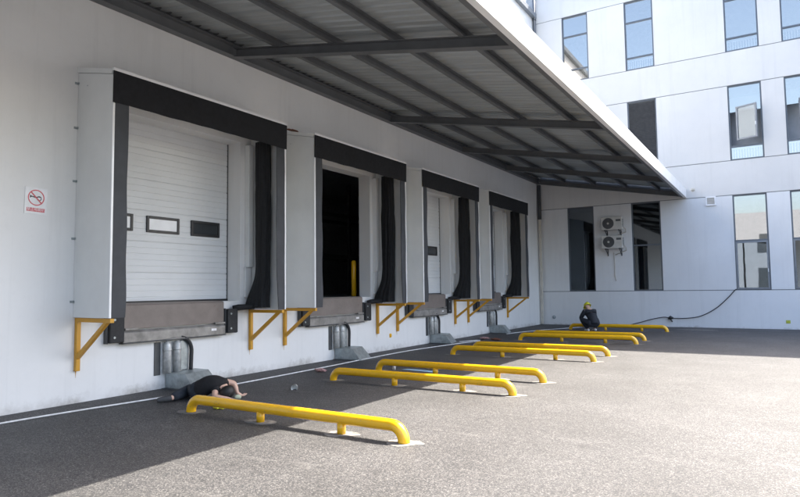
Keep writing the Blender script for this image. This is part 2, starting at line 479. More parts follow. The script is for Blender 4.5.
for i in (0, 2, 3):
    o = proto if first else copy_tree(proto); first = False
    o.location = (0, YC[i], 0)
    tag(o, dl[i], 'door', 'sectional doors of the loading docks')

# yellow post inside the open dock
t = MB(); t.tube([(-.62, 12.38, 1.374), (-.62, 12.38, 2.24), (-.62, 12.38, 2.27)], [.062, .062, .04], 16)
o = t.build('guard_post', M['yellow']); tag(o, 'yellow steel post standing inside the open dark doorway', 'post')

# ------------------------------------------------------------------ dock levelers and bumpers
def make_leveler():
    r = empty('dock_leveler')
    a, b = -.97, .97
    l = MB(); l.prism([(.012, .985), (.062, .985), (.062, 1.34), (.045, 1.362), (.012, 1.362)], 'y', a, b)
    l.build('lip_plate', M['lev'], r, .004)
    c = MB(); c.prism([(.012, .785), (.10, .785), (.10, .93), (.066, .965), (.012, .965)], 'y', a - .03, b)
    c.build('front_channel', M['lev2'], r, .005)
    f = MB(); f.box(.012, .125, a - .05, b, .768, .783); f.build('bottom_flange', M['dark_steel'], r)
    e = MB(); e.box(.064, .10, a, a + .22, .967, 1.0); e.box(.064, .10, b - .22, b, .967, 1.0); e.build('lip_stop', M['lev2'], r, .003)
    MB().box(-.33, .010, a, b, 1.361, 1.372).build('deck_plate', M['lev'], r)
    MB().box(.101, .1035, .66, .77, .86, .90).build('rating_plate', M['sign_white'], r)
    return r
proto = make_leveler()
ll = ['brown steel leveler plate under the nearest dock door', 'brown steel leveler plate under the open dark doorway',
      'brown steel leveler plate under the third dock from the left', 'brown steel leveler plate under the farthest dock']
for i, y in enumerate(YC):
    o = proto if i == 0 else copy_tree(proto); o.location = (0, y, 0)
    tag(o, ll[i], 'dock leveler', 'dock levelers under the doors')

def make_bumper():
    r = empty('dock_bumper')
    MB().box(.003, .14, -.115, .115, .80, 1.225).build('rubber_block', M['rubber'], r, .012)
    for ya in (-.135, .118): MB().box(.003, .09, ya, ya + .017, .79, 1.235).build('side_plate', M['dark_steel'], r, .003)
    for z in (.88, 1.14):
        t = MB(); t.tube([(.138, -.05, z), (.152, -.05, z)], .018, 8); t.build('bolt', M['galv'], r)
    return r
proto = make_bumper(); first = True
names = ['nearest dock', 'open doorway dock', 'third dock from the left', 'farthest dock']
for i, y in enumerate(YC):
    for s, dy in (('left', -1.125), ('right', 1.115)):
        o = proto if first else copy_tree(proto); first = False
        o.location = (0, y + dy, 0)
        tag(o, f'black rubber bumper left of the leveler at the {names[i]}' if s == 'left' else f'black rubber bumper right of the leveler at the {names[i]}', 'bumper', 'rubber bumpers beside the levelers')

# ------------------------------------------------------------------ yellow brackets under the shelters
def make_bracket():
    r = empty('support_bracket')
    MB().box(.003, .063, -.03, .03, .45, 1.192).build('wall_post', M['orange'], r, .004)
    MB().box(.066, .84, -.03, .03, 1.135, 1.192).build('arm', M['orange'], r, .004)
    d = Vector((.70 - .064, 0, 1.135 - .64)); n = Vector((-d.z, 0, d.x)).normalized() * .027
    p0, p1 = Vector((.064, 0, .66)), Vector((.72, 0, 1.134))
    pts = [(p0.x, p0.z - .045), (p1.x + .04, p1.z), (p1.x - .045, p1.z), (p0.x, p0.z + .03)]
    MB().prism(pts, 'y', -.026, .026).build('brace', M['orange'], r, .003)
    d = MB(); d.prism([(-.010, .45), (.010, .45), (.004, .41), (.001, .35), (-.004, .42)], 'x', .0015, .004)
    d.build('paint_drip', M['orange'], r)
    return r
proto = make_bracket(); first = True
for i, y in enumerate(YC):
    for s, dy in (('left', -1.665), ('right', 1.65)):
        o = proto if first else copy_tree(proto); first = False
        o.location = (0, y + dy, 0)
        tag(o, f'yellow triangular steel bracket under the {s} side of the {["nearest", "second nearest", "third", "farthest"][i]} dock shelter', 'bracket', 'yellow brackets carrying the dock shelters')

# ------------------------------------------------------------------ vehicle restraints
def make_restraint():
    r = empty('wheel_restraint')                             # origin at near wall corner of the wedge
    poly = [(.02, .008), (.72, .008), (.50, .25), (.02, .25)]
    b = MB(); vs = [(x, 0, z) for x, z in poly] + [(.02, .62, .008), (.52, .68, .008), (.34, .60, .25), (.02, .60, .25)]
    b._add(vs, [(0, 1, 2, 3), (7, 6, 5, 4), (0, 4, 5, 1), (1, 5, 6, 2), (2, 6, 7, 3), (3, 7, 4, 0)])
    b.build('wedge_housing', M['galv'], r, .008)
    MB().box(.012, .80, -.06, .72, .002, .007).build('floor_plate', M['dark_steel'], r)
    MB().box(.003, .015, -.20, -.09, .22, .74).build('back_plate', M['dark_steel'], r)
    g = MB(); rnd = random.Random(4); pts = []
    for k in range(13): pts.append((-.15 + rnd.uniform(-.02, .02), .25 + .53 * k / 12))
    for k in range(13): pts.append((.50 + rnd.uniform(-.03, .02), .78 - .53 * k / 12))
    g.prism(pts, 'x', .003, .012).build('sealant', M['grout'], r)
    for y in (-.02, .17):
        t = MB(); t.tube([(.09, y, .25), (.09, y, .70), (.075, y, .74)], [.062, .062, .045], 14); t.tube([(.09, y, .60), (.09, y, .63)], .07, 14)
        t.build('guide_cylinder', M['chrome'], r)
    pl = MB(); pl.box(.014, .05, .27, .42, .26, .74); pl.build('guide_rail', M['galv'], r, .006)
    h = []
    for k in range(15):
        t = k / 14
        h.append((.08, .24 + .24 * math.sin(min(1, t * 1.6) * PI / 2) - .03 * t, .80 - .56 * t ** 1.3 + .05 * math.sin(t * PI)))
    MB().tube(h, .032, 10).build('hose', M['cable'], r)
    MB().tube([(.10, -.05, .77), (.10, .12, .79), (.10, .3, .78)], .02, 8).build('cross_pipe', M['lev2'], r)
    return r
proto = make_restraint()
ry = [6.38, 10.78, 15.12, 19.32]
rl = ['grey wedge wheel restraint under the nearest dock, behind the person in black shirt',
      'grey wedge wheel restraint with two upright tubes under the open doorway dock',
      'grey wedge wheel restraint where the white cable ends, under the third dock',
      'grey wedge wheel restraint under the farthest dock, near the corner']
for i, y in enumerate(ry):
    o = proto if i == 0 else copy_tree(proto); o.location = (0, y, 0)
    tag(o, rl[i], 'wheel restraint', 'wheel restraints at the foot of the dock wall')

# ------------------------------------------------------------------ yellow wheel guide rails
def rail_path(x0, x1, zc=.165, br=.15):
    pts = [(x0, 0, .004), (x0, 0, zc - br)]
    for k in range(1, 9):
        a = PI / 2 * k / 8; pts.append((x0 + br - br * math.cos(a), 0, zc - br + br * math.sin(a)))
    n = 12
    for k in range(1, n): pts.append((x0 + br + (x1 - x0 - 2 * br) * k / n, 0, zc))
    for k in range(0, 9):
        a = PI / 2 * (1 - k / 8); pts.append((x1 - br + br * math.cos(a), 0, zc - br + br * math.sin(a)))
    pts += [(x1, 0, .004)]
    return pts
def make_rail():
    r = empty('wheel_guide_rail')
    MB().tube(rail_path(-1.61, 1.61), .062, 20).build('tube', M['yellow'], r)
    for x in (-.38, .82):
        MB().tube([(x, 0, .004), (x, 0, .125)], .048, 16).build('leg', M['yellow'], r)
    for k, x in enumerate((-1.61, -.38, .82, 1.61)):
        blob_patch('base_grout', M['grout_dusty'], x, 0, .19, .13, .0005, 20 + k, r)
    return r
bars = [(3.57, 5.30, -.3, 'nearest yellow tube rail on the asphalt, running past the person in black shirt'),
        (3.53, 8.32, .6, 'second nearest yellow tube rail on the asphalt, half in canopy shade'),
        (3.53, 9.68, -.4, 'third nearest yellow tube rail on the asphalt, with a small white bottle beside it'),
        (3.54, 12.78, .3, 'fourth nearest yellow tube rail on the asphalt, closer rail of the middle pair'),
        (3.57, 13.90, .2, 'fifth nearest yellow tube rail on the asphalt, farther rail of the middle pair'),
        (3.57, 17.05, -.2, 'sixth nearest yellow tube rail, closer of the two in front of the crouching person'),
        (3.57, 18.20, .2, 'seventh nearest yellow tube rail on the asphalt, just in front of the crouching person'),
        (3.62, 21.95, .0, 'farthest yellow tube rail on the asphalt, behind the crouching person')]
proto = make_rail()
for i, (x, y, a, lb) in enumerate(bars):
    o = proto if i == 0 else copy_tree(proto)
    o.location = (x, y, 0); o.rotation_euler = (0, 0, R(a))
    tag(o, lb, 'guide rail', 'yellow tube rails guiding trucks to the docks')

# ------------------------------------------------------------------ canopy
S = (5.85 - 4.80) / 5.62
cn = empty('canopy'); tag(cn, 'dark steel canopy with corrugated roof and white edge above the docks', 'canopy')
CY0, CY1 = -12., D - .03
# corrugated sheet, ribs run down the slope
xs = (0.01, 5.675); per = .2; prof = []
y = CY0
while y < CY1 - per:
    for dy, dz in ((0, 0), (.07, 0), (.095, .02), (.145, .02), (.17, 0)): prof.append((y + dy, dz))
    y += per
vs = []; fs = []
for (yy, dz) in prof:
    for x in xs:
        zt = 6.16 - S * x + dz; vs += [(x, yy, zt), (x, yy, zt + .004)]
for k in range(len(prof) - 1):
    a = 4 * k; b = a + 4
    fs += [(a, a + 2, b + 2, b), (a + 1, b + 1, b + 3, a + 3), (a + 2, a + 3, b + 3, b + 2), (a, b, b + 1, a + 1)]
MB()._add(vs, fs).build('roof_sheet', M['canopy_sheet'], cn)
# purlins: C-sections along y sitting above the rafters
for x in (1.20, 2.42, 3.60, 4.78):
    z1 = 6.15 - S * x - .012; z0 = z1 - .13
    p = MB(); p.box(x - .035, x + .035, CY0, CY1, z1 - .006, z1); p.box(x - .035, x - .028, CY0, CY1, z0, z1 - .006)
    p.box(x - .028, x + .035, CY0, CY1, z0, z0 + .007); p.box(x + .028, x + .035, CY0, CY1, z0 + .007, z0 + .025)
    p.build('purlin', M['canopy_steel'], cn)
# rafters: I-beams along the slope
for y in (-9.0, -4.8, -.6, 3.0, 7.72, 12.98, 17.2, 20.75, 24.45):
    def q(x, dz): return (x, 5.85 - S * x + dz)
    p = MB(); hw = .075
    p.prism([q(.16, 0), q(5.62, 0), q(5.62, .012), q(.16, .012)], 'y', y - hw, y + hw)
    p.prism([q(.16, .155), q(5.62, .155), q(5.62, .167), q(.16, .167)], 'y', y - hw, y + hw)
    p.prism([q(.16, .012), q(5.62, .012), q(5.62, .155), q(.16, .155)], 'y', y - .005, y + .005)
    p.build('rafter', M['canopy_steel'], cn)
wb = MB(); wb.box(.002, .15, CY0, CY1, 5.85, 5.865); wb.box(.002, .15, CY0, CY1, 6.05, 6.065); wb.box(.06, .072, CY0, CY1, 5.865, 6.05); wb.box(.003, .03, CY0, CY1, 6.066, 6.153)
wb.build('wall_beam', M['canopy_steel'], cn)
eb = MB(); eb.box(5.625, 5.645, CY0, CY1, 4.80, 5.03); eb.box(5.50, 5.625, CY0, CY1, 4.80 + .013, 4.825 + .005)
eb.build('edge_beam', M['canopy_steel'], cn)
fc = MB(); fc.box(5.678, 5.695, CY0, CY1, 4.785, 5.112); fc.box(5.60, 5.678, CY0, CY1, 4.785, 4.797)
fc.build('fascia', M['fascia'], cn)
fl = MB(); fl.box(.0015, .22, CY0, CY1, 6.155, 6.30); fl.build('wall_flashing', M['canopy_steel'], cn)
fl = MB(); fl.prism([(.15, 5.86), (5.62, 5.86 - S * 5.6 + .0), (5.62, 6.20 - S * 5.62), (.15, 6.20 - S * .15)], 'y', D - .05, D - .035); fl.build('end_flashing', M['canopy_steel'], cn)

# ------------------------------------------------------------------ office building (facade plane y = D)
ob = empty('office_building', (0, 0, 0))
tag(ob, 'three storey pale office block with tall narrow windows at the end of the yard', 'building')
WG = [(1.22, 2.28), (3.71, 4.77), (7.18, 8.24), (8.92, 9.98)]
rowsz = [(1.35, 4.75), (6.0, 8.74), (9.99, 12.77)]
XE = 16.
H = 14.5
holes = [(a, b, c, d) for (a, b) in WG for (c, d) in rowsz]
seam = [1.35, 4.75, 6.0, 8.74, 9.99, 12.77]; gp = .012
wl = MB(); wh = MB()
for i, (z0, z1) in enumerate(zip([0] + seam, seam + [H])):
    za = z0 + (gp if i else 0); zb = z1 - (gp if i < len(seam) else 0)
    hs = [h for h in holes if h[2] < (za + zb) / 2 < h[3]]
    tgt = wl if z1 <= 4.76 else wh
    us = sorted([0.0, XE] + [u for h in hs for u in h[:2]])
    for a, b in zip(us[0::2], us[1::2]):
        tgt.box(a, b, D, D + .25, za, zb)
wh.build('wall', M['office'], ob)
wl.build('ground_floor_wall', M['office_low'], ob)
for z in seam: MB().box(.004, XE - .004, D + .018, D + .040, z - gp, z + gp).build('wall_joint', M['groove'], ob)
rm = MB()
rm.box(0, XE, D + 4.0, D + 4.2, 0, H); rm.box(-.3, 0, D, D + 4.2, 0, H); rm.box(XE, XE + .3, D, D + 4.2, 0, H)
for z in (0.0, 5.0, 9.0, 13.6): rm.box(0, XE, D + .26, D + 4.0, z + .0, z + .3)
for x in (2.95, 6.1, 8.58, 11.5): rm.box(x, x + .12, D + .26, D + 4.0, .3, 13.6)
rm.build('interior_wall', M['room'], ob)
MB().box(-.3, XE + .3, D - .0, D + 4.2, H + .002, H + .22).build('roof', M['office'], ob)

def frame(mb, a, b, c, d, y0, y1, t):
    mb.box(a, a + t, y0, y1, c, d); mb.box(b - t, b, y0, y1, c, d)
    mb.box(a + t, b - t, y0, y1, c, c + t); mb.box(a + t, b - t, y0, y1, d - t, d)

def sash(parent, a, c, d, wdt, ang, hinge='left', name='open_sash', g='glass'):
    """casement leaf hinged at x=a, swung outward (towards -y) by ang degrees"""
    f = MB(); frame(f, 0, wdt, 0, d - c, -.03, .03, .055)
    o = f.build(name, M['sash_frame'], parent); 
    o.location = (a, D + .05, c); o.rotation_euler = (0, 0, R(-ang))
    MB().box(.055, wdt - .055, -.005, .005, .055, d - c - .055).build('pane', M[g], o)
    h = MB(); h.box(wdt - .04, wdt - .02, -.055, -.03, (d - c) * .35, (d - c) * .35 + .12); h.build('handle', M['fascia'], o)
    return o

FY0, FY1 = D + .045, D + .12
for ri, (c, d) in enumerate(rowsz):
    for wi, (a, b) in enumerate(WG):
        t = .05
        if ri == 1 and wi == 1:
            f = MB(); frame(f, a, b, c, d, FY0, FY1, t)
            fo = f.build('louvre_panel', M['win_frame'], ob)
            s = MB(); z = c + .06
            while z < d - .08:
                s.prism([(D + .055, z), (D + .10, z + .03), (D + .11, z + .03), (D + .065, z)], 'x', a + t, b - t); z += .045
            s.box(a + t, b - t, D + .112, D + .118, c + t, d - t)
            s.build('slats', M['louvre'], fo)
            continue
        f = MB(); frame(f, a, b, c, d, FY0, FY1, t)
        if ri == 2: bars_z = [c + .50, c + 1.93]
        elif ri == 1: bars_z = [c + .50]
        else: bars_z = [3.10] if wi else []
        for z in bars_z: f.box(a + t, b - t, FY0 + .003, FY1 - .003, z - .03, z + .03)
        fo = f.build('window', M['win_frame'], ob)
        gm = 'glass' if ri else ('glass_tinted' if wi < 2 else 'glass_dark')
        zs = [c + t] + [z for z in bars_z] + [d - t]
        for k, (za, zb) in enumerate(zip(zs[:-1], zs[1:])):
            za2 = za + (.03 if k else 0); zb2 = zb - (.03 if k < len(zs) - 2 else 0)
            if ri == 1 and wi >= 2 and k == 1:
                # fixed transom above, open sash below it
                zt = d - .98
                MB().box(a + t, b - t, D + .078, D + .084, zt, zb2).build('pane', M[gm], fo)
                so_ = sash(fo, a + (.25 if wi == 2 else .42), za2 + .16, zt + .14, .70, 24 if wi == 2 else 48, g='glass_tinted')
                so_.location.y = D - .06
                continue
            if ri == 0 and wi >= 2 and k == 0:
                sash(fo, a + .03, c + .03, 3.07, 1.0, 2.2 if wi == 2 else 11, name='casement', g='glass_tinted2')
                continue
            po = MB().box(a + t, b - t, D + .078, D + .084, za2, zb2).build('pane', M[gm], fo)
            if ri == 2 and wi == 0 and k == 1: po.rotation_euler = (0, 0, 0)
        if ri == 1: MB().box(a + .03, b - .03, D + .62, D + .63, c + .06, d - .30).build('fill_board', M['fill_board'], fo)  # added grey board behind the glass, lightens the black openings
        if ri:
            gr = MB(); zz = c + .12
            gr.box(a + .04, b - .04, D + .30, D + .33, c + .44, c + .48); gr.box(a + .04, b - .04, D + .30, D + .33, c + .08, c + .11)
            x = a + .06; 
            while x < b - .06: gr.box(x, x + .022, D + .306, D + .324, c + .11, c + .44); x += .085
            gr.build('guard_rail', M['rail_white'], fo)
        if ri == 0 and wi == 0:
            z = MB(); xx = a + .14
            for k in range(8):
                x1 = xx + .10
                z.tube([(xx, D + .5, 1.45 + .5 * (k % 2)), (x1, D + .5, 1.95 - .5 * (k % 2))], .010, 6); xx = x1
            z.tube([(a + .55, D + .7, .4), (a + .55, D + .7, 3.8)], .014, 6)
            z.build('folded_gate', M['rail_white'], fo)
        if ri == 0 and wi == 1:
            cu = MB(); n = 26; vs = []
            for k in range(n + 1):
                x = a + .10 + .36 * k / n; yy = D + .36 + .03 * math.sin(k * 1.25)
                vs += [(x, yy, 1.45), (x - .03, yy + .01, 3.0)]
            cu._add(vs, [(2 * k, 2 * k + 2, 2 * k + 3, 2 * k + 1) for k in range(n)], True)
            cu.build('curtain', M['blue'], fo)

# vent plate
v = empty('vent_grille', (6.49, D, 4.59)); tag(v, 'small square white vent grille on the office wall beside the canopy corner', 'vent')
f = MB(); frame(f, -.165, .165, -.165, .165, -.05, -.003, .045); f.build('frame', M['sign_white'], v)
s = MB()
for k in range(6): s.prism([(-.038, -.11 + k * .04), (-.01, -.085 + k * .04), (-.01, -.093 + k * .04), (-.038, -.118 + k * .04)], 'x', -.12, .12)
s.box(-.12, .12, -.009, -.004, -.12, .12); s.build('slats', M['ac'], v)

# small wall fittings
def fitting(name, loc, nrm, r, mat, lb, cat):
    t = MB(); n = Vector(nrm)
    t.tube([Vector(loc) + n * .002, Vector(loc) + n * .03, Vector(loc) + n * .075], [r, r, r * .7], 14)
    t.ring(Vector(loc) + n * .002, nrm, r * 1.5, r * .5, .012, 18)
    tag(t.build(name, mat), lb, cat)
fitting('wall_outlet', (5.92, D, 5.06), (0, -1, 0), .045, M['cream'], 'small round outlet pipe above the canopy corner on the office wall', 'outlet')
fitting('wall_outlet', (.55, D, .30), (0, -1, 0), .05, M['galv'], 'small round outlet low on the office wall beside the corner downpipe', 'outlet')
b = MB(); b.box(.002, .05, 9.25, 9.55, 4.835, 4.86); b.box(.05, .09, 9.32, 9.48, 4.838, 4.857); tag(b.build('wall_fitting', M['brown']), 'small rusty fitting on the wall between the two nearest dock shelters', 'fitting')
b = MB(); b.box(.002, .006, 13.04, 13.13, .31, .41); b.box(.006, .03, 13.06, 13.11, .33, .39)
tag(b.build('wall_tag', M['yellow']), 'small yellow tag low on the white wall between dock brackets', 'tag')
b = MB(); b.box(8.61, 8.74, D - .006, D - .002, .20, .31); b.box(8.64, 8.71, D - .02, D - .006, .23, .28)
tag(b.build('wall_tag', M['tag_green']), 'small yellow tag low on the office wall at the right edge', 'tag')

# ------------------------------------------------------------------ air conditioners
def make_ac():
    r = empty('air_conditioner')
    MB().box(0, .78, -.30, 0, 0, .50).build('casing', M['ac'], r, .015)
    g = MB(); c = (.27, -.302, .25)
    for k in range(1, 8): g.ring(c, (0, -1, 0), .028 * k + .012, .007, .012, 28)
    for k in range(8):
        a = PI * k / 8; dx, dz = math.cos(a) * .21, math.sin(a) * .21
        g.tube([(c[0] - dx, -.306, c[2] - dz), (c[0] + dx, -.306, c[2] + dz)], .004, 6)
    g.disc((c[0], -.3015, c[2]), (0, -1, 0), .215, .001, 32)
    g.build('fan_grille', M['ac_dark'], r)
    MB().disc((c[0], -.316, c[2]), (0, -1, 0), .04, .012, 20).build('fan_hub', M['ac'], r)
    b = MB(); b.box(.56, .74, -.306, -.302, .32, .40); b.build('badge_plate', M['ac_dark'], r)
    v = MB()
    for k in range(7): v.box(.783, .790, -.26, -.05, .12 + k * .045, .14 + k * .045)
    v.build('side_vent', M['ac_dark'], r)
    for x in (.12, .64):
        k = MB(); k.box(x, x + .035, -.34, .148, -.035, -.002); k.box(x, x + .035, .115, .148, -.28, -.035)
        k.prism([(-.24, -.036), (-.20, -.036), (.114, -.20), (.114, -.235)], 'x', x + .005, x + .03)
        k.build('bracket', M['dark_steel'], r)
    p = MB(); p.tube([(.80, -.1, .10), (.86, -.05, .02), (.84, .1, -.08), (.60, .12, -.16), (.42, .13, -.24)], .018, 8); p.build('pipe', M['cream'], r)
    return r
proto = make_ac()
for i, (z, lb) in enumerate(((3.72, 'upper of two cream air conditioner units between the ground floor windows'), (3.00, 'lower of two cream air conditioner units between the ground floor windows'))):
    o = proto if i == 0 else copy_tree(proto); o.location = (2.66, D - .15, z)
    tag(o, lb, 'air conditioner', 'air conditioners on the office wall')
t = MB(); t.tube([(3.02, D - .02, 2.85), (3.05, D - .03, 2.4), (3.03, D - .02, 2.0), (3.07, D - .02, 1.75)], .013, 6)
tag(t.build('drain_hose', M['cream']), 'thin pale drain hose hanging below the air conditioners', 'hose')

# ------------------------------------------------------------------ downpipes and cables
dp = empty('downpipe', (.10, D - .12, 0)); tag(dp, 'cream downpipe in the corner between warehouse and office', 'downpipe')
MB().box(-.05, .05, -.05, .05, .02, 4.35).build('pipe', M['cream'], dp, .012)
MB().box(-.062, .062, -.062, .062, 4.352, 5.80).build('upper_section', M['dark_steel'], dp, .006)  # darker, slightly wider upper length of the downpipe
t = MB(); t.tube([(.09, D - .10, 6.3), (.09, D - .10, 15.0)], .06, 14)
for z in (7.5, 10.2, 12.9): t.tube([(.09, D - .10, z), (.09, D - .10, z + .06)], .075, 14)
tag(t.build('downpipe', M['win_frame']), 'grey downpipe in the corner above the canopy', 'downpipe')

t = MB()
pts = [(.62, 1.0), (.60, 2.6), (.56, 3.7), (.63, 4.62), (.72, 5.3), (.78, 5.9), (.80, 7.2), (.76, 8.8), (.74, 9.7), (.66, 11.2), (.62, 12.7), (.70, 13.9), (.86, 15.1), (1.0, 15.9), (1.02, 16.3), (.88, 16.35), (.72, 15.9), (.62, 15.75)]
fine = []
for i in range(len(pts) - 1):
    p0 = pts[max(i - 1, 0)]; p1 = pts[i]; p2 = pts[i + 1]; p3 = pts[min(i + 2, len(pts) - 1)]
    for k in range(8):
        u = k / 8
        fine.append(tuple(.5 * ((2 * p1[j]) + (-p0[j] + p2[j]) * u + (2 * p0[j] - 5 * p1[j] + 4 * p2[j] - p3[j]) * u * u + (-p0[j] + 3 * p1[j] - 3 * p2[j] + p3[j]) * u ** 3) for j in (0, 1)) + (.016,))
t.tube(fine, .011, 8); tag(t.build('white_cable', M['white_paint']), 'thin white cable lying on the asphalt along the dock wall', 'cable')
t = MB(); t.tube([(.75, 19.0, .012), (.9, 20.1, .012), (1.2, 21.2, .012), (1.9, 22.9, .012), (2.4, 24.3, .012)], .011, 8)
tag(t.build('white_cable', M['white_paint']), 'thin white cable crossing the asphalt near the corner', 'cable')

def smooth_path(P, n=8):
    out = []
    for i in range(len(P) - 1):
        p0 = P[max(i - 1, 0)]; p1 = P[i]; p2 = P[i + 1]; p3 = P[min(i + 2, len(P) - 1)]
        for k in range(n):
            u = k / n
            out.append(tuple(.5 * ((2 * p1[j]) + (-p0[j] + p2[j]) * u + (2 * p0[j] - 5 * p1[j] + 4 * p2[j] - p3[j]) * u * u + (-p0[j] + 3 * p1[j] - 3 * p2[j] + p3[j]) * u ** 3) for j in range(3)))
    out.append(tuple(P[-1])); return out
yb = D - .06
bc = empty('black_cable', (4.99, yb, 0)); tag(bc, 'black cable looping along the office wall up to a ground floor window', 'cable')
pth = [(2.2, yb - .1, .02), (3.3, yb - .06, .02), (3.8, yb, .12), (4.3, yb, .27), (4.75, yb, .36), (5.0, yb, .33), (5.5, yb, .33), (6.0, yb, .42), (6.5, yb, .70), (6.9, yb, 1.08), (7.12, yb, 1.34), (7.18, yb + .03, 1.38)]
MB().tube([(x - 4.99, y - yb, z) for x, y, z in smooth_path(pth)], .016, 8).build('lead', M['cable'], bc)
kb = MB(); kb.tube([(-.08, -.02, .31), (0, -.03, .35), (.09, -.02, .33)], [.04, .075, .03], 12); kb.tube([(-.05, -.03, .35), (.02, -.05, .25), (.05, -.02, .2)], .025, 8)
kb.build('plug_box', M['cable'], bc)

# ------------------------------------------------------------------ no horn sign
sg = empty('warning_sign', (.004, 4.315, 2.785)); tag(sg, 'white no horn sign with red ring and red caption on the warehouse wall', 'sign')
sg.rotation_euler = (R(-1.5), 0, 0)
MB().box(0, .004, -.145, .145, -.18, .18).build('board', M['sign_white'], sg)
k = MB(); k.ring((.0042, 0, .045), (1, 0, 0), .108, .014, .001, 40)
dx = .096 / math.sqrt(2)
k.prism([(-dx - .006, .045 + dx - .006), (-dx + .006, .045 + dx + .006), (dx + .006, .045 - dx + .006), (dx - .006, .045 - dx - .006)], 'x', .0058, .0064)
k.build('prohibition_ring', M['red'], sg)
h = MB(); h.prism([(-.082, .078), (-.082, .034), (-.058, .050), (.01, .036), (.01, .058), (-.058, .062)], 'x', .0045, .0052)
h.ring((.0045, .038, .038), (1, 0, 0), .032, .010, .0008, 20); h.prism([(.01, .052), (.065, .052), (.065, .062), (.01, .062)], 'x', .0045, .0052)
h.build('horn_symbol', M['frame_black'], sg)
MB().box(.0042, .0050, -.118, .118, -.145, -.095).build('caption_band', M['red'], sg)
cu = bpy.data.curves.new('caption', 'FONT'); cu.body = '禁止鸣喇叭'; cu.size = .046; cu.align_x = 'CENTER'; cu.align_y = 'CENTER'
tmp = bpy.data.objects.new('tmp', cu); col.objects.link(tmp)
tme = bpy.data.meshes.new_from_object(tmp.evaluated_get(bpy.context.evaluated_depsgraph_get())); bpy.data.objects.remove(tmp)
tme.materials.clear(); tme.materials.append(M['sign_white'])
to = bpy.data.objects.new('caption_text', tme); col.objects.link(to)
to.parent = sg; to.location = (.0056, 0, -.120); to.rotation_euler = (R(90), 0, R(90))

# ------------------------------------------------------------------ people
def skin_mesh(name, mat, chains, parent=None, root=0, sub=2, branch=None):
    """chains: list of lists of (key, (x,y,z), r); same key = same vertex"""
    bm = bmesh.new(); lay = bm.verts.layers.skin.verify(); V = {}
    for ch in chains:
        prev = None
        for key, p, rr in ch:
            if key not in V:
                v = bm.verts.new(p); r2 = rr if hasattr(rr, '__len__') else (rr, rr)
                v[lay].radius = r2; v[lay].use_root = (len(V) == 0); V[key] = v
            v = V[key]
            if prev is not None and prev is not v and bm.edges.get((prev, v)) is None: bm.edges.new((prev, v))
            prev = v
    me = bpy.data.meshes.new(name); bm.to_mesh(me); bm.free(); me.materials.append(mat)
    o = bpy.data.objects.new(name, me); col.objects.link(o); o.parent = parent
    m = o.modifiers.new('skin', 'SKIN'); m.use_smooth_shade = True
    s = o.modifiers.new('sub', 'SUBSURF'); s.levels = sub; s.render_levels = sub
    return o

def hand(wr, palm, fdir, side, s='R'):
    """finger chains from a palm point; fdir = finger direction, side = across the palm"""
    fd = Vector(fdir).normalized(); sd = Vector(side).normalized(); up = fd.cross(sd).normalized(); pm = Vector(palm); out = []
    kp = 'palm' + s
    for i, (off, ln) in enumerate(((-.030, .070), (-.010, .082), (.010, .078), (.029, .062))):
        b = pm + sd * off + fd * .035
        out.append([(kp, tuple(pm), .030), (f'f{s}{i}a', tuple(b), .0105), (f'f{s}{i}b', tuple(b + fd * ln * .5 - up * .008), .0095), (f'f{s}{i}c', tuple(b + fd * ln - up * .026), .0075)])
    t = pm - sd * .03
    out.append([(kp, tuple(pm), .030), (f't{s}a', tuple(t - sd * .014 + fd * .005), .012), (f't{s}b', tuple(t - sd * .034 + fd * .035), .0095)])
    return out

def head_chains(neck, hc, face, r=.085):
    """skull plus jaw, nose and ears; face = facing direction"""
    f = Vector(face).normalized(); h = Vector(hc); n = Vector(neck); up = (h - n).normalized(); sd = f.cross(up).normalized()
    f = up.cross(sd) * -1 if up.cross(sd).dot(f) < 0 else up.cross(sd)
    c = [[('neck', tuple(n), .055), ('skull', tuple(h), (r, r * 1.08)), ('crown', tuple(h + up * .055), (r * .82, r * .85))]]
    c.append([('skull', tuple(h), r), ('jaw', tuple(h + f * .055 - up * .065), .042)])
    c.append([('skull', tuple(h), r), ('nose', tuple(h + f * .112 - up * .012), .014)])
    for s in (-1, 1): c.append([('skull', tuple(h), r), (f'ear{s}', tuple(h + sd * .093 * s - up * .005), .017)])
    return c, f, up, sd

def dome(name, mat, c, up, f, r, parent, brim=0., squash=1., cut=-.15):
    up = Vector(up).normalized(); f = Vector(f).normalized(); sd = f.cross(up); m = MB(); vs = []; nu, nv = 24, 9
    for j in range(nv + 1):
        ph = (PI / 2) * (1 - j / nv) if True else 0
        a0 = math.asin(cut); lat = a0 + (PI / 2 - a0) * j / nv
        for i in range(nu):
            t = 2 * PI * i / nu; rr = math.cos(lat) * r
            vs.append(Vector(c) + f * math.cos(t) * rr * 1.12 + sd * math.sin(t) * rr + up * math.sin(lat) * r * squash)
    fs = [(j * nu + i, j * nu + (i + 1) % nu, (j + 1) * nu + (i + 1) % nu, (j + 1) * nu + i) for j in range(nv) for i in range(nu)]
    m._add(vs, fs, True)
    if brim:
        bs = []
        for k in range(2):
            for i in range(nu):
                t = 2 * PI * i / nu; e = brim * (.35 + .65 * max(0, math.cos(t))) * k
                rr = math.cos(math.asin(cut)) * r
                bs.append(Vector(c) + f * math.cos(t) * (rr * 1.12 + e) + sd * math.sin(t) * (rr + e) + up * (math.sin(math.asin(cut)) * r * squash - .02 * k))
        m._add(bs, [(i, (i + 1) % nu, nu + (i + 1) % nu, nu + i) for i in range(nu)], True)
        m.tube([Vector(c) + (f * math.cos(a) * 1.12 + up * math.sin(a)) * (r * 1.03) for a in [PI * k / 10 for k in range(1, 10)]], .008, 6)
    o = m.build(name, mat, parent)
    sl = o.modifiers.new('thick', 'SOLIDIFY'); sl.thickness = .006
    return o

